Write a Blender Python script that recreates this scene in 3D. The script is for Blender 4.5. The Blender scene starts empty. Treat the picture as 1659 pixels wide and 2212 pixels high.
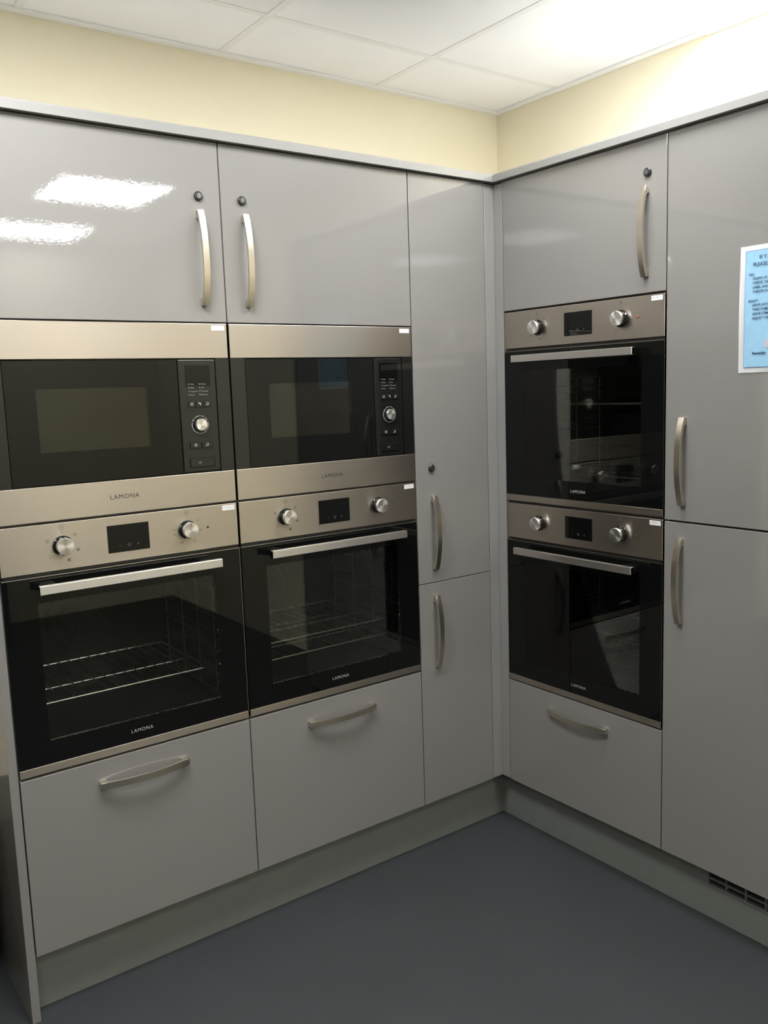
import bpy, bmesh, math, random
from mathutils import Matrix, Vector

# ------------------------------------------------------------------ camera
scene = bpy.context.scene
COL = scene.collection
PI = math.pi
CAM_LOC = (-1.9823, -2.0734, 1.4821)
CAM_ROT = ((0.8037228, 0.1088436, -0.5849639),
           (-0.5940347, 0.0906912, -0.7993109),
           (-0.0339488, 0.9899132, 0.1375475))
F_PX = 1891.95
cam_data = bpy.data.cameras.new('camera')
cam = bpy.data.objects.new('camera', cam_data)
COL.objects.link(cam)
cam.matrix_world = Matrix.Translation(CAM_LOC) @ Matrix(CAM_ROT).to_4x4()
cam_data.sensor_fit = 'VERTICAL'
cam_data.sensor_height = 32.0
cam_data.lens = F_PX / 2212.0 * 32.0
cam_data.clip_start = 0.02
cam_data.clip_end = 60
scene.camera = cam

# ------------------------------------------------------------------ world, exposure
world = bpy.data.worlds.new('world')
scene.world = world
world.use_nodes = True
world.node_tree.nodes['Background'].inputs[0].default_value = (0.9, 0.92, 1.0, 1)
world.node_tree.nodes['Background'].inputs[1].default_value = 0.02
LIGHT_STRENGTH = 14.0
LIGHT_COLOR = (0.965, 0.985, 1.0)
scene.view_settings.view_transform = 'Standard'
scene.view_settings.look = 'None'
scene.view_settings.gamma = 1.0
scene.view_settings.use_curve_mapping = False
scene.view_settings.exposure = 1.18

# ------------------------------------------------------------------ measured places
WALL = 0.5432            # both wall planes: x = WALL and y = WALL
ROOM_X0, ROOM_Y0 = -6.2, -4.12
CEIL = 2.5353
GX, GY = -0.0483, 0.2176  # one crossing of the ceiling grid
Z_TOP, Z_BOT = 2.106, 0.165
XA, XB, XC, XD = -1.5413, -0.9413, -0.3413, -0.0413
YE, YF, YG = -0.037, -0.639, -1.239
GAP = 0.0016

# ------------------------------------------------------------------ materials
def srgb(c):
    return tuple((x / 12.92 if x <= 0.04045 else ((x + 0.055) / 1.055) ** 2.4) for x in c)

def new_mat(name):
    m = bpy.data.materials.new(name)
    m.use_nodes = True
    return m, m.node_tree.nodes, m.node_tree.links, m.node_tree.nodes['Principled BSDF']

def coords(nodes, links, scale=(1, 1, 1)):
    tc = nodes.new('ShaderNodeTexCoord')
    mp = nodes.new('ShaderNodeMapping')
    mp.inputs['Scale'].default_value = scale
    links.new(tc.outputs['Object'], mp.inputs['Vector'])
    return mp.outputs['Vector']

def noise(nodes, links, vec, scale, detail=2.0, rough=0.5):
    n = nodes.new('ShaderNodeTexNoise')
    n.inputs['Scale'].default_value = scale
    n.inputs['Detail'].default_value = detail
    n.inputs['Roughness'].default_value = rough
    links.new(vec, n.inputs['Vector'])
    return n.outputs['Fac']

def ramp(nodes, links, fac, a, b, p0=0.0, p1=1.0):
    r = nodes.new('ShaderNodeValToRGB')
    r.color_ramp.elements[0].position = p0
    r.color_ramp.elements[1].position = p1
    r.color_ramp.elements[0].color = (*a, 1)
    r.color_ramp.elements[1].color = (*b, 1)
    links.new(fac, r.inputs['Fac'])
    return r.outputs['Color']

def bump(nodes, links, fac, strength, dist, bsdf, also=()):
    b = nodes.new('ShaderNodeBump')
    b.inputs['Strength'].default_value = strength
    b.inputs['Distance'].default_value = dist
    links.new(fac, b.inputs['Height'])
    links.new(b.outputs['Normal'], bsdf.inputs['Normal'])
    for s in also:
        links.new(b.outputs['Normal'], bsdf.inputs[s])

def simple(name, color, rough=0.5, metallic=0.0, var=0.04, nscale=30.0, spec=0.5):
    m, n, l, b = new_mat(name)
    v = coords(n, l)
    f = noise(n, l, v, nscale, 3)
    lo = tuple(max(0, c * (1 - var)) for c in color)
    hi = tuple(min(1, c * (1 + var)) for c in color)
    l.new(ramp(n, l, f, lo, hi, 0.3, 0.7), b.inputs['Base Color'])
    b.inputs['Roughness'].default_value = rough
    b.inputs['Metallic'].default_value = metallic
    b.inputs['Specular IOR Level'].default_value = spec
    return m

def mat_gloss(name, color, rough):
    m, n, l, b = new_mat(name)
    v = coords(n, l)
    f = noise(n, l, v, 2.2, 2)
    l.new(ramp(n, l, f, tuple(c * .985 for c in color), tuple(c * 1.015 for c in color), .3, .7), b.inputs['Base Color'])
    b.inputs['Roughness'].default_value = 0.42
    b.inputs['Specular IOR Level'].default_value = 0.25
    b.inputs['Coat Weight'].default_value = 1.0
    b.inputs['Coat Roughness'].default_value = rough
    b.inputs['Coat IOR'].default_value = 1.62
    w = noise(n, l, v, 95.0, 3, 0.6)       # lacquer orange peel
    bp = n.new('ShaderNodeBump')
    bp.inputs['Strength'].default_value = 0.05
    bp.inputs['Distance'].default_value = 0.001
    l.new(w, bp.inputs['Height'])
    l.new(bp.outputs['Normal'], b.inputs['Coat Normal'])
    return m

def mat_steel(name, color, rough, aniso=0.0):
    m, n, l, b = new_mat(name)
    v = coords(n, l, (3.0, 3.0, 900.0))
    f = noise(n, l, v, 1.0, 3, 0.6)
    l.new(ramp(n, l, f, tuple(c * .96 for c in color), tuple(min(1, c * 1.03) for c in color), .25, .75), b.inputs['Base Color'])
    b.inputs['Metallic'].default_value = 1.0
    b.inputs['Roughness'].default_value = rough
    if aniso:
        b.inputs['Anisotropic'].default_value = aniso
        tg = n.new('ShaderNodeTangent')
        tg.direction_type = 'UV_MAP'
        tg.uv_map = 'brush'
        l.new(tg.outputs['Tangent'], b.inputs['Tangent'])
    return m

def mat_glass_dark(name, tint, rough=0.015, boost=0.0):
    m, n, l, b = new_mat(name)
    out = n['Material Output']
    n.remove(b)
    tr = n.new('ShaderNodeBsdfTransparent')
    v = coords(n, l)
    f = noise(n, l, v, 6.0, 2)
    l.new(ramp(n, l, f, tuple(c * .95 for c in tint), tuple(min(1, c * 1.05) for c in tint), .3, .7), tr.inputs['Color'])
    gl = n.new('ShaderNodeBsdfGlossy')
    gl.inputs['Roughness'].default_value = rough
    gl.inputs['Color'].default_value = (1, 1, 1, 1)
    fr = n.new('ShaderNodeFresnel')
    fr.inputs['IOR'].default_value = 1.48
    mx = n.new('ShaderNodeMixShader')
    l.new(fr.outputs['Fac'], mx.inputs['Fac'])
    l.new(tr.outputs['BSDF'], mx.inputs[1])
    l.new(gl.outputs['BSDF'], mx.inputs[2])
    l.new(mx.outputs['Shader'], out.inputs['Surface'])
    return m

def mat_emit(name, color, strength):
    m, n, l, b = new_mat(name)
    v = coords(n, l)
    f = noise(n, l, v, 40.0, 2)
    l.new(ramp(n, l, f, tuple(c * .97 for c in color), color, .3, .7), b.inputs['Emission Color'])
    b.inputs['Emission Strength'].default_value = strength
    b.inputs['Base Color'].default_value = (.9, .9, .9, 1)
    return m

def mat_spun(name, color, rough):
    # turned metal: fine concentric grooves around the local y axis
    m, n, l, b = new_mat(name)
    tc = n.new('ShaderNodeTexCoord')
    sep = n.new('ShaderNodeSeparateXYZ')
    l.new(tc.outputs['Object'], sep.inputs['Vector'])
    cmb = n.new('ShaderNodeCombineXYZ')
    l.new(sep.outputs['X'], cmb.inputs['X'])
    l.new(sep.outputs['Z'], cmb.inputs['Y'])
    ln = n.new('ShaderNodeVectorMath'); ln.operation = 'LENGTH'
    l.new(cmb.outputs['Vector'], ln.inputs[0])
    w = n.new('ShaderNodeMath'); w.operation = 'MULTIPLY'; w.inputs[1].default_value = 9000.0
    l.new(ln.outputs['Value'], w.inputs[0])
    s = n.new('ShaderNodeMath'); s.operation = 'SINE'
    l.new(w.outputs['Value'], s.inputs[0])
    tg = n.new('ShaderNodeTangent'); tg.direction_type = 'RADIAL'; tg.axis = 'Y'
    b.inputs['Base Color'].default_value = (*color, 1)
    b.inputs['Metallic'].default_value = 1.0
    b.inputs['Roughness'].default_value = rough
    b.inputs['Anisotropic'].default_value = 0.85
    l.new(tg.outputs['Tangent'], b.inputs['Tangent'])
    bp = n.new('ShaderNodeBump'); bp.inputs['Strength'].default_value = 0.05; bp.inputs['Distance'].default_value = 0.0002
    l.new(s.outputs['Value'], bp.inputs['Height'])
    l.new(bp.outputs['Normal'], b.inputs['Normal'])
    return m

def mat_floor():
    m, n, l, b = new_mat('vinyl_floor')
    v = coords(n, l)
    f = noise(n, l, v, 420.0, 2, 0.7)
    big = noise(n, l, v, 3.0, 4)
    c1 = ramp(n, l, f, (0.027, 0.0305, 0.0315), (0.052, 0.0575, 0.059), .32, .72)
    c2 = ramp(n, l, big, (0.93, 0.93, 0.93), (1.06, 1.06, 1.06), .3, .7)
    mx = n.new('ShaderNodeMix'); mx.data_type = 'RGBA'; mx.blend_type = 'MULTIPLY'
    mx.inputs['Factor'].default_value = 1.0
    l.new(c1, mx.inputs[6]); l.new(c2, mx.inputs[7])
    l.new(mx.outputs[2], b.inputs['Base Color'])
    b.inputs['Roughness'].default_value = 0.55
    b.inputs['Specular IOR Level'].default_value = 0.35
    bump(n, l, f, 0.08, 0.001, b)
    return m

def mat_paint(name, color, rough, scale=220.0, strength=0.06):
    m, n, l, b = new_mat(name)
    v = coords(n, l)
    f = noise(n, l, v, scale, 3, 0.6)
    g = noise(n, l, v, 1.6, 3)
    l.new(ramp(n, l, g, tuple(c * .97 for c in color), tuple(min(1, c * 1.02) for c in color), .3, .7), b.inputs['Base Color'])
    b.inputs['Roughness'].default_value = rough
    b.inputs['Specular IOR Level'].default_value = 0.3
    bump(n, l, f, strength, 0.001, b)
    return m

MT = {
    'door': mat_gloss('grey_gloss_lacquer', (0.234, 0.222, 0.208), 0.010),
    'trim_grey': mat_gloss('grey_satin_lacquer', (0.262, 0.254, 0.240), 0.16),
    'carcass': simple('grey_melamine', (0.16, 0.155, 0.148), 0.5),
    'top_board': simple('pale_top_board', (0.86, 0.86, 0.86), 0.6),
    'edge': simple('door_edge_tape', (0.28, 0.275, 0.265), 0.35),
    'plinth': simple('grey_plinth_board', (0.195, 0.202, 0.184), 0.33, var=.03),
    'steel': mat_steel('brushed_steel', (0.520, 0.468, 0.402), 0.32, 0.75),
    'nickel': mat_steel('satin_nickel', (0.690, 0.630, 0.530), 0.30),
    'handle_steel': mat_steel('bright_brushed_steel', (0.72, 0.69, 0.65), 0.36, 0.7),
    'spun': mat_spun('spun_aluminium', (0.85, 0.83, 0.81), 0.30),
    'chrome': simple('chrome_wire', (0.86, 0.84, 0.79), 0.30, 1.0, var=.02),
    'black_glass': simple('black_glass', (0.004, 0.0045, 0.004), 0.02, spec=0.32),
    'black_gloss': simple('black_gloss_plastic', (0.010, 0.010, 0.009), 0.08),
    'black_matt': simple('black_matt', (0.014, 0.014, 0.013), 0.5),
    'lock': simple('black_lock_plastic', (0.025, 0.025, 0.025), 0.3),
    'window': mat_glass_dark('smoked_oven_glass', (0.74, 0.75, 0.72)),
    'mw_window': mat_glass_dark('smoked_microwave_glass', (0.53, 0.53, 0.50)),
    'enamel': simple('dark_enamel', (0.060, 0.062, 0.062), 0.30),
    'mesh': simple('microwave_mesh', (0.34, 0.33, 0.27), 0.6, nscale=900, var=.3),
    'wall': mat_paint('cream_wall_paint', (0.870, 0.800, 0.610), 0.7),
    'tile': mat_paint('mineral_ceiling_tile', (0.935, 0.935, 0.945), 0.9, 500.0, 0.10),
    'grid': simple('white_grid_metal', (0.87, 0.87, 0.865), 0.45, var=.01),
    'floor': mat_floor(),
    'dark': simple('charcoal_laminate', (0.030, 0.031, 0.031), 0.5),
    'white_label': simple('white_label_tape', (0.86, 0.85, 0.83), 0.4, var=.01),
    'grey_label': simple('grey_label_tape', (0.25, 0.245, 0.225), 0.4, var=.02),
    'ink': simple('dark_print', (0.030, 0.029, 0.027), 0.5, var=.01),
    'ink_soft': simple('grey_print', (0.130, 0.122, 0.110), 0.5, var=.01),
    'label_ink': simple('label_print', (0.42, 0.40, 0.40), 0.5, var=.01),
    'white_ink': simple('pale_print', (0.42, 0.42, 0.40), 0.5, var=.01),
    'mid_ink': simple('grey_panel_print', (0.24, 0.24, 0.23), 0.5, var=.01),
    'dim_ink': simple('dim_print', (0.12, 0.12, 0.115), 0.5, var=.01),
    'paper': simple('white_paper', (0.95, 0.95, 0.95), 0.45, var=.01, nscale=4),
    'paper_blue': simple('blue_print', srgb((0.585, 0.755, 0.865)), 0.42, var=.05, nscale=60),
    'paper_line': simple('blue_border_print', srgb((0.30, 0.42, 0.66)), 0.45, var=.03),
    'paper_ink': simple('navy_print', srgb((0.13, 0.21, 0.33)), 0.5, var=.03),
    'salmon': simple('salmon_print', srgb((0.74, 0.72, 0.78)), 0.5),
    'red': simple('red_lens', (0.45, 0.03, 0.025), 0.2),
    'lamp': mat_emit('led_diffuser', LIGHT_COLOR, LIGHT_STRENGTH * 0.58),
    'lamp_far': mat_emit('led_diffuser_far', LIGHT_COLOR, LIGHT_STRENGTH * 0.52),  # panels further into the room, with their own strength
    'lamp_corner': mat_emit('led_diffuser_corner', LIGHT_COLOR, LIGHT_STRENGTH * 0.23),
    'lamp_left': mat_emit('led_diffuser_left', LIGHT_COLOR, LIGHT_STRENGTH * 1.2),
    'lampframe': simple('white_lamp_frame', (0.8, 0.8, 0.78), 0.4),
}

# ------------------------------------------------------------------ helpers
def box(bm, x0, x1, y0, y1, z0, z1, bevel=0.0, seg=2):
    r = bmesh.ops.create_cube(bm, size=1.0)
    vs = r['verts']
    for v in vs:
        v.co.x = x0 if v.co.x < 0 else x1
        v.co.y = y0 if v.co.y < 0 else y1
        v.co.z = z0 if v.co.z < 0 else z1
    if bevel > 0:
        es = list({e for v in vs for e in v.link_edges})
        bmesh.ops.bevel(bm, geom=es, offset=bevel, segments=seg, profile=0.5, affect='EDGES')

def cyl(bm, c, r0, r1, y0, y1, seg=40):
    """Turned solid around an axis parallel to y; r0 at y0 and r1 at y1."""
    a = [bm.verts.new((c[0] + r0 * math.cos(2 * PI * i / seg), y0, c[1] + r0 * math.sin(2 * PI * i / seg))) for i in range(seg)]
    b = [bm.verts.new((c[0] + r1 * math.cos(2 * PI * i / seg), y1, c[1] + r1 * math.sin(2 * PI * i / seg))) for i in range(seg)]
    for i in range(seg):
        j = (i + 1) % seg
        bm.faces.new((a[i], a[j], b[j], b[i]))
    bm.faces.new(a[::-1])
    bm.faces.new(b)

def lathe_y(bm, c, prof, seg=40):
    rings = []
    for r, y in prof:
        rings.append([bm.verts.new((c[0] + r * math.cos(2 * PI * i / seg), y, c[1] + r * math.sin(2 * PI * i / seg))) for i in range(seg)])
    for a, b in zip(rings, rings[1:]):
        for i in range(seg):
            j = (i + 1) % seg
            bm.faces.new((a[i], a[j], b[j], b[i]))
    bm.faces.new(rings[0][::-1])
    bm.faces.new(rings[-1])

def wire(bm, p, q, r, seg=8):
    p, q = Vector(p), Vector(q)
    d = (q - p).normalized()
    up = Vector((0, 0, 1)) if abs(d.z) < 0.9 else Vector((1, 0, 0))
    s = d.cross(up).normalized(); t = d.cross(s)
    A = [bm.verts.new(p + r * (math.cos(2 * PI * i / seg) * s + math.sin(2 * PI * i / seg) * t)) for i in range(seg)]
    B = [bm.verts.new(q + r * (math.cos(2 * PI * i / seg) * s + math.sin(2 * PI * i / seg) * t)) for i in range(seg)]
    for i in range(seg):
        j = (i + 1) % seg
        bm.faces.new((A[i], A[j], B[j], B[i]))
    bm.faces.new(A[::-1]); bm.faces.new(B)

def ring(bm, c, r0, r1, y, a0, a1, seg=48, t=0.0004):
    n = max(2, int(seg * abs(a1 - a0) / (2 * PI)))
    fr = []
    for i in range(n + 1):
        a = a0 + (a1 - a0) * i / n
        fr.append([bm.verts.new((c[0] + r * math.cos(a), yy, c[1] + r * math.sin(a))) for r, yy in ((r0, y), (r1, y), (r1, y + t), (r0, y + t))])
    for p, q in zip(fr, fr[1:]):
        for k in range(4):
            m = (k + 1) % 4
            bm.faces.new((p[k], p[m], q[m], q[k]))
    if abs(abs(a1 - a0) - 2 * PI) > 1e-4:
        bm.faces.new(fr[0][::-1]); bm.faces.new(fr[-1])

def prism(bm, poly, axis, a, b):
    """Extrude a 2-D polygon along an axis between a and b."""
    def P(u, v, w):
        return {'x': (w, u, v), 'y': (u, w, v), 'z': (u, v, w)}[axis]
    A = [bm.verts.new(P(u, v, a)) for u, v in poly]
    B = [bm.verts.new(P(u, v, b)) for u, v in poly]
    n = len(poly)
    for i in range(n):
        j = (i + 1) % n
        bm.faces.new((A[i], A[j], B[j], B[i]))
    bm.faces.new(A[::-1]); bm.faces.new(B)

CACHE = {}
def mesh(key, fn, smooth=False):
    if key in CACHE:
        return CACHE[key]
    bm = bmesh.new()
    fn(bm)
    bmesh.ops.recalc_face_normals(bm, faces=bm.faces)
    uv = bm.loops.layers.uv.new('brush')
    for fc in bm.faces:
        for lp in fc.loops:
            c = lp.vert.co
            lp[uv].uv = (c.z + 0.37 * c.y, c.x)
    me = bpy.data.meshes.new(key)
    bm.to_mesh(me); bm.free()
    if smooth:
        for p in me.polygons:
            p.use_smooth = True
        try:
            me.set_sharp_from_angle(angle=math.radians(35))
        except Exception:
            pass
    CACHE[key] = me
    return me

def put(name, me, mat, parent=None, loc=(0, 0, 0), rz=0.0, label=None):
    if len(me.materials) == 0:
        me.materials.append(MT[mat])
    o = bpy.data.objects.new(name, me)
    COL.objects.link(o)
    o.parent = parent
    o.location = loc
    o.rotation_euler.z = rz
    if me.materials[0] != MT[mat]:
        o.material_slots[0].link = 'OBJECT'
        o.material_slots[0].material = MT[mat]
    if label:
        o['label'] = label
    return o

KEYN = [0]
def made(name, mat, parent, fn, loc=(0, 0, 0), smooth=False, label=None, key=None, rz=0.0):
    if key is None:
        KEYN[0] += 1
        key = '%s_%d' % (name, KEYN[0])
    return put(name, mesh(key, fn, smooth), mat, parent, loc, rz, label)

def tag(o, label, cat, group=None):
    o['label'] = label; o['category'] = cat
    if group:
        o['group'] = group
    return o

def struct(o, label=None):
    o['kind'] = 'structure'
    if label:
        o['label'] = label
    return o

def thing(name, label, cat, loc, run='left', group=None):
    o = bpy.data.objects.new(name, None)
    o.empty_display_size = 0.05
    COL.objects.link(o)
    o.location = loc
    o.rotation_euler.z = 0.0 if run == 'left' else -PI / 2
    return tag(o, label, cat, group)

TEXTS = {}
def text_mesh(s, size, align='CENTER', bold=0.0, xscale=1.0, spacing=1.0):
    key = (s, size, align, bold, xscale, spacing)
    if key in TEXTS:
        return TEXTS[key]
    cu = bpy.data.curves.new('lettering', 'FONT')
    cu.body = s
    cu.size = size
    cu.align_x = align
    cu.align_y = 'CENTER'
    cu.offset = bold
    cu.space_character = spacing
    cu.resolution_u = 3
    ob = bpy.data.objects.new('lettering_source', cu)
    COL.objects.link(ob)
    dg = bpy.context.evaluated_depsgraph_get()
    dg.update()
    me = bpy.data.meshes.new_from_object(ob.evaluated_get(dg))
    for v in me.vertices:
        x, y, z = v.co
        v.co = (x * xscale, -z, y)
    me.name = 'lettering'
    me.materials.clear()
    bpy.data.objects.remove(ob); bpy.data.curves.remove(cu)
    TEXTS[key] = me
    return me

def text(s, size, mat, parent, x, y, z, align='CENTER', bold=0.0, xscale=1.0, name='lettering', rot=0.0, spacing=1.0):
    o = put(name, text_mesh(s, size, align, bold, xscale, spacing), mat, parent, (x, y, z))
    if rot:
        o.rotation_euler.y = rot
    return o

# ------------------------------------------------------------------ room shell
R0X, R0Y, R1 = ROOM_X0, ROOM_Y0, WALL
struct(made('floor', 'floor', None, lambda bm: box(bm, R0X, R1, R0Y, R1, -0.08, 0.0)), 'dark blue-grey speckled vinyl floor')
struct(made('wall_back', 'wall', None, lambda bm: box(bm, R0X - .1, R1 + .1, R1, R1 + 0.1, 0.0, 2.75)), 'cream painted wall above the left row of units')
struct(made('wall_right', 'wall', None, lambda bm: box(bm, R1, R1 + .1, R0Y, R1, 0.0, 2.75)), 'cream painted wall above the right row of units')
struct(made('wall_left', 'wall', None, lambda bm: box(bm, R0X - .1, R0X, R0Y, R1, 0.0, 2.75)))
struct(made('wall_front', 'wall', None, lambda bm: box(bm, R0X - .1, R1 + .1, R0Y - .1, R0Y, 0.0, 2.75)))
struct(made('baseboard_back', 'dark', None, lambda bm: box(bm, R0X, XA - 0.03, R1 - .012, R1, 0.0, 0.14, .003)))

ceiling = struct(made('ceiling', 'tile', None, lambda bm: box(bm, R0X, R1, R0Y, R1, CEIL + 0.06, CEIL + 0.12)), 'suspended ceiling of pale mineral tiles in a white grid')

def grid_lines(g, lo, hi):
    k0 = math.ceil((lo - g) / 0.6)
    out = []
    k = k0
    while g + 0.6 * k < hi - 0.01:
        if g + 0.6 * k > lo + 0.01:
            out.append(g + 0.6 * k)
        k += 1
    return out

xs = grid_lines(GX, R0X, R1); ys = grid_lines(GY, R0Y, R1)
xe = [R0X] + xs + [R1]; ye = [R0Y] + ys + [R1]
LIGHTS = [(GX - 0.3 - 2.4 * i, GY - 1.5 - 1.2 * j) for i in range(2) for j in (1, 2)] + [(GX - 0.3, GY - 0.9), (GX - 1.5, GY - 0.9)]
LIGHTS.append(((GX + WALL) / 2 - .002, GY - 0.9))
TEE = 0.012
for i in range(len(xe) - 1):
    for j in range(len(ye) - 1):
        cx, cy = (xe[i] + xe[i + 1]) / 2, (ye[j] + ye[j + 1]) / 2
        if any(abs(cx - a) < .2 and abs(cy - b) < .2 for a, b in LIGHTS):
            continue
        w = round((xe[i + 1] - xe[i]) / 2 - 0.004, 4); h = round((ye[j + 1] - ye[j]) / 2 - 0.004, 4)
        made('ceiling_tile', 'tile', ceiling, lambda bm, w=w, h=h: box(bm, -w, w, -h, h, 0.0, 0.014, .0015, 1),
             (cx, cy, CEIL + 0.0015), key='ceiling_tile_%g_%g' % (w, h))
for x in xs:
    made('grid_bar', 'grid', ceiling, lambda bm: box(bm, -TEE, TEE, R0Y, R1, 0, .0014, .0003, 1), (x, 0, CEIL), key='grid_bar_long')
for y in ys:
    for i in range(len(xe) - 1):
        a, b = xe[i] + TEE, xe[i + 1] - TEE
        L = round((b - a) / 2, 4)
        made('grid_bar', 'grid', ceiling, lambda bm, L=L: box(bm, -L, L, -TEE, TEE, 0, .0014, .0003, 1), ((a + b) / 2, y, CEIL), key='grid_bar_%g' % L)
# shadow-line wall angle under the tile edge
def angle_back(bm):
    box(bm, R0X, R1, R1 - 0.026, R1, CEIL - 0.0060, CEIL + 0.0012, .0008, 1)
    box(bm, R0X, R1, R1 - 0.003, R1, CEIL + 0.0012, CEIL + .03)
def angle_right(bm):
    box(bm, R1 - 0.026, R1, R0Y, R1 - 0.0265, CEIL - 0.0060, CEIL + 0.0012, .0008, 1)
    box(bm, R1 - 0.003, R1, R0Y, R1 - 0.0245, CEIL + 0.0012, CEIL + .03)
made('wall_angle', 'grid', ceiling, angle_back)
made('wall_angle', 'grid', ceiling, angle_right)

# LED panels set in the grid
LIGHT_LABELS = ['square lit ceiling panel mirrored as the upper white patch in the left door',
                'square lit ceiling panel mirrored as the lower white patch in the left door',
                'square lit ceiling panel near the middle of the room, nearer the ovens',
                'square lit ceiling panel near the middle of the room, by the far counter',
                'square lit ceiling panel out in front of the narrow tall unit',
                'square lit ceiling panel out in front of the left end panel',
                'square lit ceiling panel directly above the right-hand tall units, close to the wall']
for idx, (lx, ly) in enumerate(LIGHTS):
    t = thing('ceiling_light', LIGHT_LABELS[idx], 'ceiling light', (lx, ly, CEIL), 'left', 'square ceiling light panels')
    def lf(bm):
        for a in (-1, 1):
            box(bm, a * 0.286 - .010, a * 0.286 + .010, -.296, .296, -0.012, 0.03, .002, 1)
            box(bm, -.2755, .2755, a * 0.286 - .010, a * 0.286 + .010, -0.012, 0.03, .002, 1)
    made('frame', 'lampframe', t, lf, key='lamp_frame')
    made('diffuser', 'lamp_corner' if idx == 6 else 'lamp_left' if idx == 5 else 'lamp' if idx >= 4 else 'lamp_far', t, lambda bm: box(bm, -.2755, .2755, -.2755, .2755, -0.010, 0.0, .002, 1), key='lamp_diffuser')

# far counter across the room (seen in the dark glass)
t = thing('worktop_counter', 'long dark counter across the room, seen only as a reflection', 'counter', (-3.45, R0Y, 0), 'left')
made('body', 'dark', t, lambda bm: box(bm, -2.7, 2.7, 0.01, 0.58, 0.0, 0.87))
made('worktop', 'dark', t, lambda bm: box(bm, -2.72, 2.72, 0.01, 0.61, 0.871, 0.91, .004))
made('reflection_board', 'dark', t, lambda bm: box(bm, -2.72, 2.72, 0.005, 0.02, 0.911, 1.30, .002))  # board added so the glass reflects dark above worktop height

# black bin added out of view to darken the end panel's side reflection
t = thing('reflection_bin', 'black bin added out of view beyond the tall end panel, seen only as a dark reflection', 'bin', (-1.706, 0.34, 0.0), 'left')
def binbody(bm):
    prism(bm, [(-.11, 0.0), (.11, 0.0), (.13, .42), (-.13, .42)], 'y', -.13, .13)
made('body', 'black_matt', t, binbody)
made('lid', 'black_matt', t, lambda bm: box(bm, -.136, .136, -.136, .136, .421, .445, .008))

# ------------------------------------------------------------------ furniture parts
H_LEN = 0.232
def bow_handle(bm):
    """Vertical bow handle: arc standing 30 mm off the door, feet at both ends."""
    n = 18; h = H_LEN / 2; w = 0.0080
    outer = []
    for i in range(n + 1):
        s = -1 + 2 * i / n
        outer.append((-(0.0135 + 0.0175 * (1 - abs(s) ** 2.2)), s * h))
    inner = []
    hi = h - 0.019
    for i in range(n + 1):
        s = -1 + 2 * i / n
        inner.append((-(0.0100 + 0.0150 * (1 - abs(s) ** 2.2)), s * hi))
    poly = [(0.0, -h + .001)] + outer + [(0.0, h - .001), (0.0, hi)] + inner[::-1] + [(0.0, -hi)]
    prism(bm, poly, 'x', -w, w)
    es = [e for e in bm.edges if all(len([f for f in e.link_faces]) == 2 for _ in (0,)) and abs(e.verts[0].co.x - e.verts[1].co.x) < 1e-6]
    bmesh.ops.bevel(bm, geom=es, offset=0.0011, segments=2, profile=0.5, affect='EDGES')
bow = None
def handle(parent, x, y, z, horizontal=False):
    o = made('handle', 'nickel', parent, bow_handle, (x, y, z), smooth=True, key='bow_handle', label='satin nickel bow handle')
    if horizontal:
        o.rotation_euler.y = PI / 2
    return o

def lock(parent, x, y, z):
    o = made('lock', 'lock', parent, lambda bm: lathe_y(bm, (0, 0), [(.0105, 0.0), (.0115, -.002), (.0112, -.0055), (.0092, -.0075), (.0055, -.0078)], 32), (x, y, z), smooth=True, key='cam_lock', label='round black cam lock')
    made('keyhole', 'chrome', o, lambda bm: (box(bm, -.0007, .0007, -.0088, -.0070, -.0026, .0026), ring(bm, (0, 0), .0044, .0050, -.0083, 0, 2 * PI, 24)), key='keyhole')
    return o

def front(name, parent, u0, u1, z0, z1, label=None):
    """Slab front; local y = 0 is its face."""
    w, h = u1 - u0, z1 - z0
    o = made(name, 'door', parent, lambda bm: box(bm, -w / 2, w / 2, 0.0, 0.0185, 0.0, h, 0.0011, 2), ((u0 + u1) / 2, 0, z0), label=label)
    return o

def carcass(bm, w, shelves, z0=0.1635, z1=Z_TOP, d0=0.0205, d1=WALL - 0.004, closed=()):
    t = 0.0155
    box(bm, -w / 2, -w / 2 + t, d0, d1, z0, z1)
    box(bm, w / 2 - t, w / 2, d0, d1, z0, z1)
    box(bm, -w / 2 + t, w / 2 - t, d1 - .01, d1, z0, z1)
    for s in shelves:
        box(bm, -w / 2 + t, w / 2 - t, d0, d1 - .01, s - t, s)

def top_board(t, w):
    made('top_board', 'top_board', t, lambda bm: box(bm, -w / 2 + .016, w / 2 - .016, .021, WALL - .0145, Z_TOP - .0155, Z_TOP - .0002), key='top_board_%g' % w)

OV4_Z, OV1_Z, OV2_Z, MW_Z = 0.613, 0.5205, 1.1190, 1.2085
MW_H = 0.4555

# unit A and B: drawer, oven, microwave, top door
for (x0, x1, hx, lx, nm) in ((XA, XB, -1.002, -1.0015, 'left-hand tall housing unit with microwave stickered 1 and end panel beside it'),
                             (XB, XC, -0.8775, -0.882, 'tall housing unit between the end unit and the narrow tall unit')):
    c = (x0 + x1) / 2
    t = thing('oven_housing_unit', 'glossy grey ' + nm, 'cabinet', (c, 0, 0), 'left', 'tall oven housing units')
    made('body', 'carcass', t, lambda bm: carcass(bm, .5985, (0.179, OV4_Z, MW_Z, 1.6665 + .0155)), key='carcass_a')
    top_board(t, .5985)
    d = front('top_door', t, -.3 + GAP, .3 - GAP, 1.6672, Z_TOP)
    handle(d, hx - c, 0, (1.706 + 1.938) / 2 - 1.6672)
    lock(d, lx - c, 0, 1.9724 - 1.6672)
    d = front('drawer_front', t, -.3 + GAP, .3 - GAP, Z_BOT, 0.6065)
    handle(d, -0.002, 0, 0.5455 - Z_BOT, True)

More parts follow.
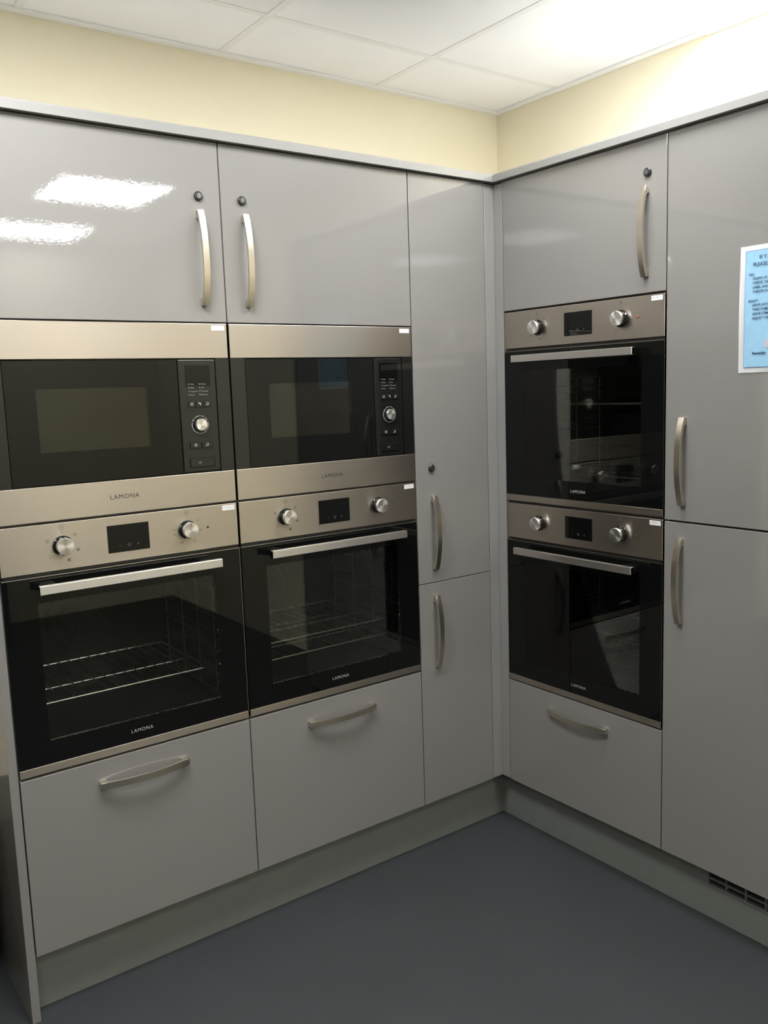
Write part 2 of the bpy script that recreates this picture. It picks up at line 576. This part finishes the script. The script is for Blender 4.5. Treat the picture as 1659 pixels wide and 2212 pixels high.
# unit C: narrow tall unit
c = (XC + XD) / 2
t = thing('narrow_tall_unit', 'narrow glossy grey tall unit with two stacked doors by the corner', 'cabinet', (c, 0, 0), 'left')
made('body', 'carcass', t, lambda bm: carcass(bm, .2985, (0.179, .8825 + .0078)))
top_board(t, .2985)
d = front('upper_door', t, -.15 + GAP, .15 - GAP, .8825 + GAP * .7, Z_TOP)
handle(d, -.277 - c, 0, (.9226 + 1.1549) / 2 - .8825)
lock(d, -.2808 - c, 0, 1.2399 - .8825)
tg = made('name_tag', 'grey_label', d, lambda bm: box(bm, -.0125, .0125, -.0008, 0, -.0055, .0055), (-.2819 - c, 0, 1.2618 - .8825), label='small dark grey tag above the lock')
made('tag_line', 'ink_soft', tg, lambda bm: box(bm, -.006, .006, -.0012, -.0008, -.001, .001))
d = front('lower_door', t, -.15 + GAP, .15 - GAP, Z_BOT, .8825 - GAP * .7)
handle(d, -.277 - c, 0, (.61 + .8423) / 2 - Z_BOT)

# corner post: two strips meeting in the inner corner
t = thing('corner_post', 'grey corner post filling the inner corner between the two rows', 'corner post', (0, 0, 0), 'left')
made('strip', 'trim_grey', t, lambda bm: box(bm, XD + .0018, .0195, .0015, .0195, Z_BOT, Z_TOP - .001, .0022, 3))
made('strip', 'trim_grey', t, lambda bm: box(bm, .0015, .0195, YE + .0018, .0012, Z_BOT, Z_TOP - .001, .0022, 3))

made('corner_light_block', 'top_board', t, lambda bm: prism(bm, [(XD + .001, .0215), (XD + .001, WALL - .002), (WALL - .002, WALL - .002), (WALL - .002, YE + .001), (.0215, YE + .001), (.0215, .0215)], 'z', Z_TOP - .0155, Z_TOP - .0002))  # unseen cover added to block lamp light from the corner void

# right-hand oven housing
c = (YE + YF) / 2
W6 = YE - YF
t = thing('oven_housing_unit', 'glossy grey tall unit holding two stacked ovens right of the corner', 'cabinet', (0, c, 0), 'right', 'tall oven housing units')
made('body', 'carcass', t, lambda bm: carcass(bm, .5985, (0.179, OV1_Z, OV2_Z, 1.7135 + .0155)))
top_board(t, .5985)
d = front('top_door', t, -W6 / 2 + GAP, W6 / 2 - GAP, 1.7145, Z_TOP)
handle(d, .5755 + c, 0, (1.7545 + 1.9868) / 2 - 1.7145)
lock(d, .5794 + c, 0, 2.0207 - 1.7145)
d = front('drawer_front', t, -W6 / 2 + GAP, W6 / 2 - GAP, Z_BOT, 0.5160)
handle(d, -0.002, 0, 0.4585 - Z_BOT, True)

# tall unit F
c = (YF + YG) / 2
t = thing('tall_unit', 'wide glossy grey tall unit with two doors carrying the blue notice', 'cabinet', (0, c, 0), 'right')
made('body', 'carcass', t, lambda bm: carcass(bm, .5975, (0.179, 1.111 + .0078)))
top_board(t, .5975)
d = front('upper_door', t, -.3 + GAP, .3 - GAP, 1.111 + .0025, Z_TOP)
handle(d, .697 + c, 0, (1.1506 + 1.3857) / 2 - 1.111)
d = front('lower_door', t, -.3 + GAP, .3 - GAP, Z_BOT, 1.111 - .0025)
handle(d, .692 + c, 0, (.834 + 1.0679) / 2 - Z_BOT)

# end panel, cornices, plinths
t = made('end_panel', 'door', None, lambda bm: box(bm, -1.5632, -1.5430, -0.001, WALL - .001, 0.0, Z_TOP, .0012))
tag(t, 'tall grey end panel closing the left end of the units down to the floor', 'end panel')
made('end_panel', 'door', None, lambda bm: box(bm, 0.0, WALL - .001, YG - .022, YG - .002, 0.0, Z_TOP, .0012))
tag(bpy.data.objects['end_panel.001'], 'tall grey end panel at the far right end of the units', 'end panel')

CQ = 0.018; CB, CT = 2.1078, 2.1318
def cornice_profile(sgn=1):
    return [(-CQ, CB), (-CQ, CT - .005), (-CQ + .0015, CT - .0015), (-CQ + .005, CT), (.045, CT), (.045, CB)]
def cornice_left(bm):
    prism(bm, cornice_profile(), 'x', -1.5632, 0.045)
    for v in bm.verts:                     # mitre into the corner
        if v.co.x > 0:
            v.co.x = v.co.y - 0.0004
def cornice_right(bm):
    prism(bm, [(y, z) for y, z in cornice_profile()], 'y', YG - .022, 0.045)
    for v in bm.verts:
        if v.co.y > 0:
            v.co.y = v.co.x - 0.0004
def fix(fn):
    return fn
tag(made('cornice', 'trim_grey', None, cornice_left), 'pale grey cornice strip along the top of the left row', 'cornice')
tag(made('cornice', 'trim_grey', None, cornice_right), 'pale grey cornice strip along the top of the right row', 'cornice')

PL = 0.05
tag(made('plinth', 'plinth', None, lambda bm: box(bm, -1.5428, PL + .016, PL, PL + .016, 0.0, .163, .001)), 'recessed grey plinth board under the left row', 'plinth')
VY0, VY1 = -0.757, -1.215
p2 = thing('plinth', 'recessed grey plinth board with slotted vent under the right row', 'plinth', (PL, 0, 0), 'right')
# board with a rectangular cut-out for the vent: four boards round it, local x = -world y
def plinth_r(bm):
    box(bm, -PL + .0005, -VY0, 0, .016, 0, .163)
    box(bm, -VY0, -VY1, 0, .016, 0, .096)
    box(bm, -VY1, -YG + .0018, 0, .016, 0, .163)
    box(bm, -VY0, -VY1, 0, .016, .158, .163)
made('board', 'plinth', p2, plinth_r)
g = made('vent_grille', 'plinth', p2, lambda bm: (box(bm, -VY0 - .004, -VY1 + .004, -.003, .0, .0935, .099, .0008), box(bm, -VY0 - .004, -VY0 + .005, -.003, .0, .0992, .160, .0008),
         box(bm, -VY1 - .005, -VY1 + .004, -.003, .0, .0992, .160, .0008)), label='slotted vent grille in the plinth')
made('recess', 'dark', g, lambda bm: box(bm, -VY0 + .001, -VY1 - .001, .012, .0155, .0965, .1575))
nb = 8; step = (-VY1 + VY0) / nb
step = abs(VY1 - VY0) / nb
for k in range(1, nb):
    made('bar', 'plinth', g, lambda bm: box(bm, -.0022, .0022, -.0025, .008, .0992, .158, .0005, 1), (-VY0 + k * step, 0, 0), key='vent_bar')
for zz in (.1165, .1365):
    made('slat', 'plinth', g, lambda bm: box(bm, -VY0 + .005, -VY1 - .005, -.0015, .006, -.0022, .0022, .0005, 1), (0, 0, zz), key='vent_slat')

# ------------------------------------------------------------------ ovens
OW, OH = 0.2972, 0.590           # half width, height
FZ0 = 0.4785                      # bottom of the control panel
DZ1 = 0.4685                      # top of the door
GZ0 = 0.0195                      # bottom of the glass
WX, WZ0, WZ1 = 0.2235, 0.076, 0.408   # clear window in the glass

def oven_body(bm):
    x, z0, z1, d0, d1, t = .272, 0.002, .568, .024, .47, .022
    box(bm, -x, -x + t, d0, d1, z0, z1)
    box(bm, x - t, x, d0, d1, z0, z1)
    box(bm, -x + t, x - t, d1 - t, d1, z0, z1)
    box(bm, -x + t, x - t, d0, d1 - t, z0, z0 + .045)
    box(bm, -x + t, x - t, d0, d1 - t, .43, z1)

def oven_border(bm):
    y0, y1 = 0.0, 0.005
    box(bm, -OW, -WX, y0, y1, GZ0 + .0006, DZ1); box(bm, WX, OW, y0, y1, GZ0 + .0006, DZ1)
    box(bm, -WX, WX, y0, y1, GZ0 + .0006, WZ0); box(bm, -WX, WX, y0, y1, WZ1, DZ1)

def oven_door_frame(bm):
    y0, y1 = 0.0055, 0.0200
    a = OW - .003; b = WX + .004; z0, z1 = .001, DZ1 - .001
    box(bm, -a, -b, y0, y1, z0, z1); box(bm, b, a, y0, y1, z0, z1)
    box(bm, -b, b, y0, y1, z0, WZ0 - .004); box(bm, -b, b, y0, y1, WZ1 + .004, z1)

def oven_handle(bm):
    box(bm, -.227, .227, -.045, -.033, .4345, .4555, .0012, 2)
def oven_bracket(bm):
    prism(bm, [(-.0225, -.0328), (.0225, -.0328), (.0225, -.0003), (-.0105, -.0003)], 'z', .4365, .4535)

def rail_ladder(bm):
    r = .0016
    for y in (.062, .165, .27, .385):
        wire(bm, (0, y, .075), (0, y, .385), r)
    for z in (.095, .155, .215, .275, .335):
        for dz in (0.0, .021):
            wire(bm, (-.010, .055, z + dz), (-.010, .40, z + dz), r)
            wire(bm, (-.010, .055, z + dz), (0.001, .055, z + dz), r)
            wire(bm, (-.010, .40, z + dz), (0.001, .40, z + dz), r)
    for z in (.075, .385):
        wire(bm, (0, .062, z), (0, .385, z), r)

def fan_cover(bm):
    for r in (.035, .055, .075, .092):
        ring(bm, (0, .24), r - .0025, r + .0025, .440, 0, 2 * PI, 48, .004)
    for k in range(6):
        a = k * PI / 3
        wire(bm, (.012 * math.cos(a), .442, .24 + .012 * math.sin(a)), (.095 * math.cos(a), .442, .24 + .095 * math.sin(a)), .0022)

def sq(bm, cx, cz, h, t=.0006, y=-.0006):
    box(bm, cx - h, cx + h, y, y + .0004, cz + h - t, cz + h)
    box(bm, cx - h, cx + h, y, y + .0004, cz - h, cz - h + t)
    box(bm, cx - h, cx - h + t, y, y + .0004, cz - h + t, cz + h - t)
    box(bm, cx + h - t, cx + h, y, y + .0004, cz - h + t, cz + h - t)

def function_marks(bm):
    r = .037
    y = -.0006
    sq(bm, 0, .0425, .0046)
    box(bm, -.0003, .0003, y, y + .0004, .0405, .0445)
    box(bm, -.0009, .0009, y, y + .0004, .0295, .0320)           # zero mark
    for k, a in enumerate((38, -22, -72, -142, 158)):
        cx, cz = r * math.cos(math.radians(a)), r * math.sin(math.radians(a))
        sq(bm, cx, cz, .0036)
        if k == 0:
            ring(bm, (cx, cz), .0012, .0018, y, 0, 2 * PI, 12)
        elif k in (1, 2):
            for q in range(4):
                b = q * PI / 4
                prism(bm, [(cx + .0024 * math.cos(b) - .0004 * math.sin(b), cz + .0024 * math.sin(b) + .0004 * math.cos(b)),
                           (cx + .0024 * math.cos(b) + .0004 * math.sin(b), cz + .0024 * math.sin(b) - .0004 * math.cos(b)),
                           (cx - .0024 * math.cos(b) + .0004 * math.sin(b), cz - .0024 * math.sin(b) - .0004 * math.cos(b)),
                           (cx - .0024 * math.cos(b) - .0004 * math.sin(b), cz - .0024 * math.sin(b) + .0004 * math.cos(b))], 'y', y, y + .0004)
        elif k == 4:
            box(bm, cx - .0018, cx + .0018, y, y + .0004, cz - .0004, cz + .0004)
            box(bm, cx - .0004, cx + .0004, y, y + .0004, cz - .0018, cz + .0018)

def temp_marks(bm):
    y = -.0006
    sq(bm, 0, .0425, .0046)
    ring(bm, (.0006, .0425), .0014, .0020, y, math.radians(50), math.radians(310), 16)
    ring(bm, (-.0024, .0443), .0003, .0008, y, 0, 2 * PI, 10)
    ring(bm, (0, .0305), .0003, .0011, y, 0, 2 * PI, 10)

def make_oven(label, loc, run, number, led_mat, racks):
    t = thing('oven', label, 'oven', loc, run, 'built-in single ovens')
    made('body', 'enamel', t, oven_body, key='oven_body')
    f = made('control_panel', 'steel', t, lambda bm: box(bm, -OW, OW, 0.0, .0195, FZ0, OH, .0012, 2), key='oven_panel', label='brushed steel control panel')
    disp = made('display', 'black_glass', f, lambda bm: box(bm, -.052, .052, -.0008, .0, -.0335, .0335, .0003, 1), (0.002, 0, .5350), key='oven_display', label='black clock display')
    # touch symbols on the display: minus, square clock, plus
    def sym(bm):
        y = -.0014
        box(bm, -.0245, -.0195, y, y + .0004, -.0183, -.0175)
        sq(bm, 0.0, -.0175, .0036, .0006, y)
        box(bm, -.0014, .0014, y, y + .0004, -.0180, -.0170)
        box(bm, .0202, .0250, y, y + .0004, -.0179, -.0171)
        box(bm, .0222, .0230, y, y + .0004, -.0199, -.0151)
    made('symbols', 'dim_ink', disp, sym, key='oven_symbols')
    for sx, marks, mk in ((-.1555, function_marks, 'function_marks'), (.1555, temp_marks, 'temperature_marks')):
        k = made('knob', 'black_gloss', f, lambda bm: lathe_y(bm, (0, 0), [(.0235, -.0003), (.0235, -.003), (.0205, -.0045), (.0200, -.016)], 48), (sx, 0, .5355), smooth=True, key='knob_base', label='round knob with a spun metal face')
        made('cap', 'spun', k, lambda bm: lathe_y(bm, (0, 0), [(.0200, -.0161), (.0200, -.0235), (.0192, -.0245), (.0001, -.0247)], 56), smooth=True, key='knob_cap')
        made('pointer', 'ink_soft', k, lambda bm: box(bm, -.0006, .0006, -.0252, -.0246, .009, .0185), key='knob_pointer')
        made('dial_marks', 'ink_soft', f, marks, (sx, 0, .5355), key=mk)
        if sx > 0:
            for s, a in (('50', 35), ('100', -8), ('150', -62), ('200', -118), ('250', -165), ('Max', 175)):
                text(s, .0058, 'ink_soft', f, sx + .036 * math.cos(math.radians(a)), -.0005, .5355 + .036 * math.sin(math.radians(a)))
    led = made('indicator_lamp', led_mat, f, lambda bm: lathe_y(bm, (0, 0), [(.0030, -.0002), (.0030, -.0014), (.0020, -.0022)], 20), (.2115, 0, .5355), smooth=True, key='indicator_' + led_mat)
    st = made('number_sticker', 'white_label', f, lambda bm: box(bm, -.0178, .0178, -.0007, -.0001, -.0062, .0062), (OW - .0245, 0, OH - .0105), key='sticker', label='white printed sticker')
    text('OVEN %d' % number, .0092, 'label_ink', st, 0, -.0009, 0)
    # door
    d = made('door', 'black_gloss', t, oven_door_frame, key='oven_door_frame', label='black glass oven door')
    made('glass_border', 'black_glass', d, oven_border, key='oven_border')
    made('window', 'window', d, lambda bm: box(bm, -WX + .0002, WX - .0002, .0002, .0048, WZ0 + .0002, WZ1 - .0002), key='oven_window', label='clear smoked window')
    made('edge_trim', 'steel', d, lambda bm: (box(bm, -OW, OW, -.0002, .005, DZ1 + .0002, DZ1 + .0014), box(bm, OW + .0001, OW + .0009, -.0004, .006, GZ0, DZ1 + .0012)), key='oven_edge')
    made('bottom_trim', 'steel', d, lambda bm: box(bm, -OW, OW, -.0006, .005, .0, GZ0, .0008, 2), key='oven_bottom', label='brushed steel strip under the glass')
    h = made('handle', 'handle_steel', d, oven_handle, key='oven_handle', label='straight brushed steel bar handle')
    made('bracket', 'black_gloss', h, oven_bracket, (-.2045, 0, 0), key='oven_bracket')
    br = made('bracket', 'black_gloss', h, oven_bracket, (.2045, 0, 0), key='oven_bracket')
    br.scale.x = -1
    text('LAMONA', .0125, 'white_ink', d, 0.0, -.0005, .0460, xscale=1.0, spacing=1.16)
    # cavity fittings
    made('shelf_runner', 'chrome', t, rail_ladder, (-.240, 0, 0), key='ladder', smooth=True, label='chrome wire shelf runner')
    rr = made('shelf_runner', 'chrome', t, rail_ladder, (.240, 0, 0), key='ladder', smooth=True, label='chrome wire shelf runner')
    rr.scale.x = -1
    made('fan_cover', 'enamel', t, fan_cover, key='fan_cover', smooth=True)
    made('recess_strip', 'black_matt', t, lambda bm: box(bm, -OW + .004, OW - .004, .008, .0200, DZ1 + .002, FZ0 + .012), key='oven_recess')
    for z, lab in racks:
        rk = thing('oven_rack', lab, 'oven rack', (loc[0], loc[1], loc[2] + z), run, 'wire racks inside the ovens')
        def frame(bm):
            r = .0028
            wire(bm, (-.222, .075, 0), (.222, .075, 0), r); wire(bm, (-.222, .40, 0), (.222, .40, 0), r)
            wire(bm, (-.222, .075, 0), (-.222, .40, 0), r); wire(bm, (.222, .075, 0), (.222, .40, 0), r)
            wire(bm, (-.222, .19, -.0005), (.222, .19, -.0005), .0022)
        made('frame', 'chrome', rk, frame, key='rack_frame', smooth=True)
        def bars(bm):
            for i in range(15):
                x = -.196 + .028 * i
                wire(bm, (x, .0735, .0042), (x, .4015, .0042), .0013)
        made('bars', 'chrome', rk, bars, key='rack_bars', smooth=True)
    return t

cA, cB, cE = (XA + XB) / 2, (XB + XC) / 2, (YE + YF) / 2
make_oven('steel and black glass oven stickered OVEN 4, lower left beside the end panel', (cA, 0, OV4_Z), 'left', 4, 'ink',
          [(.142, 'brightly lit chrome wire rack low inside OVEN 4')])
make_oven('steel and black glass oven stickered OVEN 3, beside the narrow tall unit', (cB, 0, OV4_Z), 'left', 3, 'ink',
          [(.167, 'upper of two chrome wire racks inside OVEN 3'), (.118, 'lower of two chrome wire racks inside OVEN 3')])
make_oven('steel and black glass oven stickered OVEN 2, upper one of the right-hand pair', (0, cE, OV2_Z), 'right', 2, 'red',
          [(.301, 'chrome wire rack high inside OVEN 2'), (.088, 'chrome wire rack lowest down inside OVEN 2, under the high one')])
make_oven('steel and black glass oven stickered OVEN 1, lower one of the right-hand pair', (0, cE, OV1_Z), 'right', 1, 'ink',
          [(.168, 'upper chrome wire rack inside OVEN 1'), (.077, 'lower chrome wire rack of the bottom right oven, OVEN 1')])

# ------------------------------------------------------------------ microwaves
MB0, MB1 = 0.0808, 0.3690        # black band of the front, local z
DX0, DX1, PX1 = -0.2545, 0.1570, 0.2585   # door and control panel, local x
def mw_steel(bm, z0, z1):
    box(bm, -OW, OW, 0.0, .019, z0, z1, .0012, 2)
def mw_body(bm):
    x, d0, d1, t = .268, .024, .40, .02
    z0, z1 = .003, .435
    box(bm, -x, -x + t, d0, d1, z0, z1); box(bm, x - t - .09, x, d0, d1, z0, z1)
    box(bm, -x + t, x - t - .09, d1 - t, d1, z0, z1)
    box(bm, -x + t, x - t - .09, d0, d1 - t, z0, z0 + .10); box(bm, -x + t, x - t - .09, d0, d1 - t, .345, z1)

MWX0, MWX1, MWZ0, MWZ1 = -.187, .076, .157, .302
def mw_door_border(bm):
    y0, y1 = .0012, .012
    z0, z1 = MB0 + .004, MB1 - .0035
    box(bm, DX0, MWX0, y0, y1, z0, z1); box(bm, MWX1, DX1 - .0012, y0, y1, z0, z1)
    box(bm, MWX0, MWX1, y0, y1, z0, MWZ0); box(bm, MWX0, MWX1, y0, y1, MWZ1, z1)

def make_microwave(label, loc, number):
    t = thing('microwave', label, 'microwave', loc, 'left', 'built-in microwaves')
    made('body', 'enamel', t, mw_body, key='mw_body')
    # full front frame: steel strips above and below a black band
    made('top_strip', 'steel', t, lambda bm: mw_steel(bm, MB1, MW_H), key='mw_top', label='brushed steel strip')
    b = made('bottom_strip', 'steel', t, lambda bm: mw_steel(bm, 0.0, MB0), key='mw_bottom', label='brushed steel strip with lettering')
    text('LAMONA', .0155, 'ink', b, 0.0, -.0004, .0405, xscale=1.02, spacing=1.16)
    made('side_strip', 'black_gloss', t, lambda bm: box(bm, -OW, DX0 - .0018, .0004, .019, MB0 + .0003, MB1 - .0003), key='mw_side_l')
    made('side_strip', 'black_gloss', t, lambda bm: box(bm, PX1 + .0018, OW, .0004, .019, MB0 + .0003, MB1 - .0003), key='mw_side_r')
    made('backing', 'black_matt', t, lambda bm: box(bm, DX0 - .0018, MWX0 - .002, .0125, .019, MB0 + .0003, MB1 - .0003), key='mw_backing_l')
    made('backing', 'black_matt', t, lambda bm: box(bm, MWX1 + .002, PX1 + .0018, .0125, .019, MB0 + .0003, MB1 - .0003), key='mw_backing_r')
    d = made('door', 'black_glass', t, mw_door_border, key='mw_door', label='black glass microwave door')
    w = made('window', 'mw_window', d, lambda bm: box(bm, MWX0, MWX1, .0014, .006, MWZ0, MWZ1), key='mw_window')
    made('mesh_screen', 'mesh', d, lambda bm: box(bm, MWX0 - .001, MWX1 + .001, .0122, .0135, MWZ0 - .001, MWZ1 + .001), key='mw_mesh', label='perforated metal screen behind the window')
    p = made('keypad_panel', 'black_gloss', t, lambda bm: box(bm, DX1 + .0012, PX1, .0006, .012, MB0 + .004, MB1 - .0035, .0012, 2), key='mw_panel', label='black control panel')
    made('display', 'black_glass', p, lambda bm: box(bm, .176, .243, .0000, .0006, .300, .352), key='mw_display')
    rows = (('01', 'Pizza', '05', 'Potato'), ('02', 'Meat', '06', 'Fish'), ('03', 'Vegetable', '07', 'Beverage'), ('04', 'Pasta', '08', 'Popcorn'))
    for r, (a, s, c2, e) in enumerate(rows):
        z = .3050 - .0088 * r
        text(a + ' ' + s, .0050, 'mid_ink', p, .1815, -.0002, z, 'LEFT')
        text(c2 + ' ' + e, .0050, 'mid_ink', p, .2105, -.0002, z, 'LEFT')
    def icon(kind):
        def fn(bm):
            y = -.0022
            if kind == 0:
                sq(bm, 0, 0, .0034, .0007, y)
                for z in (-.0012, .0008):
                    box(bm, -.0022, .0022, y, y + .0004, z, z + .0006)
            elif kind == 1:
                prism(bm, [(-.0036, .0034), (.0002, .0034), (.0034, -.0036), (.0022, -.0036), (-.0006, .0008), (-.0030, .0014)], 'y', y, y + .0004)
                box(bm, .0022, .0030, y, y + .0004, -.002, .0034)
            else:
                ring(bm, (0, 0), .0024, .0034, y, math.radians(-140), math.radians(150), 24)
                box(bm, -.0038, -.0014, y, y + .0004, -.0036, -.0012)
        return fn
    for i, (x, z, kd) in enumerate(((.1885, .2555, 0), (.2095, .2555, 1), (.2310, .2555, 2), (.1925, .1525, 0), (.2245, .1525, 2))):
        wdt = .0098 if i < 3 else .0148
        bt = made('button', 'black_gloss', p, lambda bm, wdt=wdt: box(bm, -wdt, wdt, -.0016, .0006, -.0085, .0065, .0008, 2), (x, 0, z), key='mw_button_%g' % wdt)
        made('symbol', 'white_ink', bt, icon(kd), key='mw_icon_%d' % kd)
    k = made('knob', 'black_gloss', p, lambda bm: cyl(bm, (0, 0), .0166, .0160, -.0002, -.0030), (.2085, 0, .2032), key='mw_knob_base', smooth=True, label='round knob with a spun metal face')
    made('cap', 'spun', k, lambda bm: lathe_y(bm, (0, 0), [(.0158, -.0031), (.0155, -.0095), (.0146, -.0108), (.0001, -.0110)], 48), key='mw_knob_cap', smooth=True)
    def dial(bm):
        ring(bm, (0, 0), .0216, .0228, -.0001, math.radians(165), math.radians(375))
        for a0, a1 in ((25, 55), (62, 84), (92, 128), (134, 156)):
            ring(bm, (0, 0), .0217, .0227, -.0001, math.radians(a0), math.radians(a1), 60)
    made('dial_marks', 'white_ink', p, dial, (.2085, 0, .2032), key='mw_dial')
    e = made('door_button', 'black_gloss', p, lambda bm: box(bm, -.0335, .0335, -.0012, .0006, -.0125, .0115, .0015, 2), (.2085, 0, .1080), key='mw_eject')
    made('symbol', 'dim_ink', e, lambda bm: (box(bm, -.012, -.002, -.0018, -.0012, -.0035, -.0028), box(bm, -.011, -.004, -.0018, -.0012, -.0015, .002)), key='mw_eject_mark')
    st = made('number_sticker', 'white_label', t, lambda bm: box(bm, -.0178, .0178, -.0007, -.0001, -.0060, .0060), (OW - .0252, 0, MW_H - .0110), key='mw_sticker', label='white printed sticker')
    text('MICROWAVE %d' % number, .0052, 'label_ink', st, 0, -.0009, 0)
    return t

make_microwave('built-in microwave stickered MICROWAVE 1, above OVEN 4 at far left', (cA, 0, MW_Z), 1)
make_microwave('built-in microwave stickered MICROWAVE 2, above OVEN 3', (cB, 0, MW_Z), 2)

# ------------------------------------------------------------------ notice on the tall unit
NY0, NY1, NZ0, NZ1 = 0.8482, 1.0582, 1.4942, 1.7913       # along -y, and height
t = thing('notice', 'laminated white-edged blue notice stuck on the tall unit door', 'notice', (0, -(NY0 + NY1) / 2, NZ0), 'right')
NW, NH = NY1 - NY0, NZ1 - NZ0
def sheet(bm):
    n = 14
    rows = []
    for i in range(n + 1):
        z = NH * i / n
        bow_ = .0035 * math.sin(PI * i / n) ** 2 * 0.6
        rows.append([bm.verts.new((x, y - bow_ * e, z)) for x, e in ((-NW / 2, 1.0), (-NW / 4, .3), (0, 0), (NW / 4, .3), (NW / 2, 1.0)) for y in (-.0012,)])
    for a, b in zip(rows, rows[1:]):
        for k in range(4):
            bm.faces.new((a[k], a[k + 1], b[k + 1], b[k]))
    geo = bmesh.ops.solidify(bm, geom=list(bm.faces), thickness=.0006)
made('sheet', 'paper', t, sheet, smooth=True)
def flat(bm, x0, x1, z0, z1, off):
    n = 14
    rows = []
    for i in range(n + 1):
        z = z0 + (z1 - z0) * i / n
        bow_ = .0035 * math.sin(PI * z / NH) ** 2 * 0.6
        rs = []
        for k in range(5):
            x = x0 + (x1 - x0) * k / 4
            e = min(1.0, (abs(x) / (NW / 2)) ** 1.74)
            rs.append(bm.verts.new((x, -.0012 - bow_ * e - off, z)))
        rows.append(rs)
    for a, b in zip(rows, rows[1:]):
        for k in range(4):
            bm.faces.new((a[k], a[k + 1], b[k + 1], b[k]))
made('printed_border', 'paper_line', t, lambda bm: flat(bm, -NW / 2 + .0140, NW / 2 - .0140, .0120, NH - .0120, .0011))
made('printed_panel', 'paper_blue', t, lambda bm: flat(bm, -NW / 2 + .0152, NW / 2 - .0152, .0132, NH - .0132, .0016), label='pale blue printed panel')
xl = -NW / 2
for s, x, z, size in (('IF Y', .0500, .2680, .0115), ('PLEASE', .0350, .2520, .0115), ('DO:', .0250, .2295, .0078), ('CLEAN UP', .0350, .2200, .0078),
                      ('CHECK THE', .0350, .2100, .0078), ('LABEL ANY', .0350, .1995, .0078), ('THROW AW', .0350, .1895, .0078),
                      ("DON'T", .0250, .1680, .0078), ('LEAVE ANY', .0350, .1585, .0078), ('TAKE ITEMS', .0350, .1480, .0078), ('LEAVE ITEM', .0350, .1380, .0078),
                      ('ADJUST THE', .0350, .1275, .0078), ('Remember', .0375, .0455, .0078)):
    text(s, size, 'paper_ink', t, xl + x, -.0052, z, 'LEFT', bold=.00035 if s == 'Remember' else .00014)
made('picture', 'salmon', t, lambda bm: cyl(bm, (0, 0), .011, .011, -.0040, -.0036, 20), (xl + .0765, 0, .068))

# print too small to pick apart stays joined
for o in bpy.data.objects:
    if o.name.split('.')[0] in ('dial_marks', 'symbols', 'symbol', 'bars', 'shelf_runner'):
        o['kind'] = 'stuff'
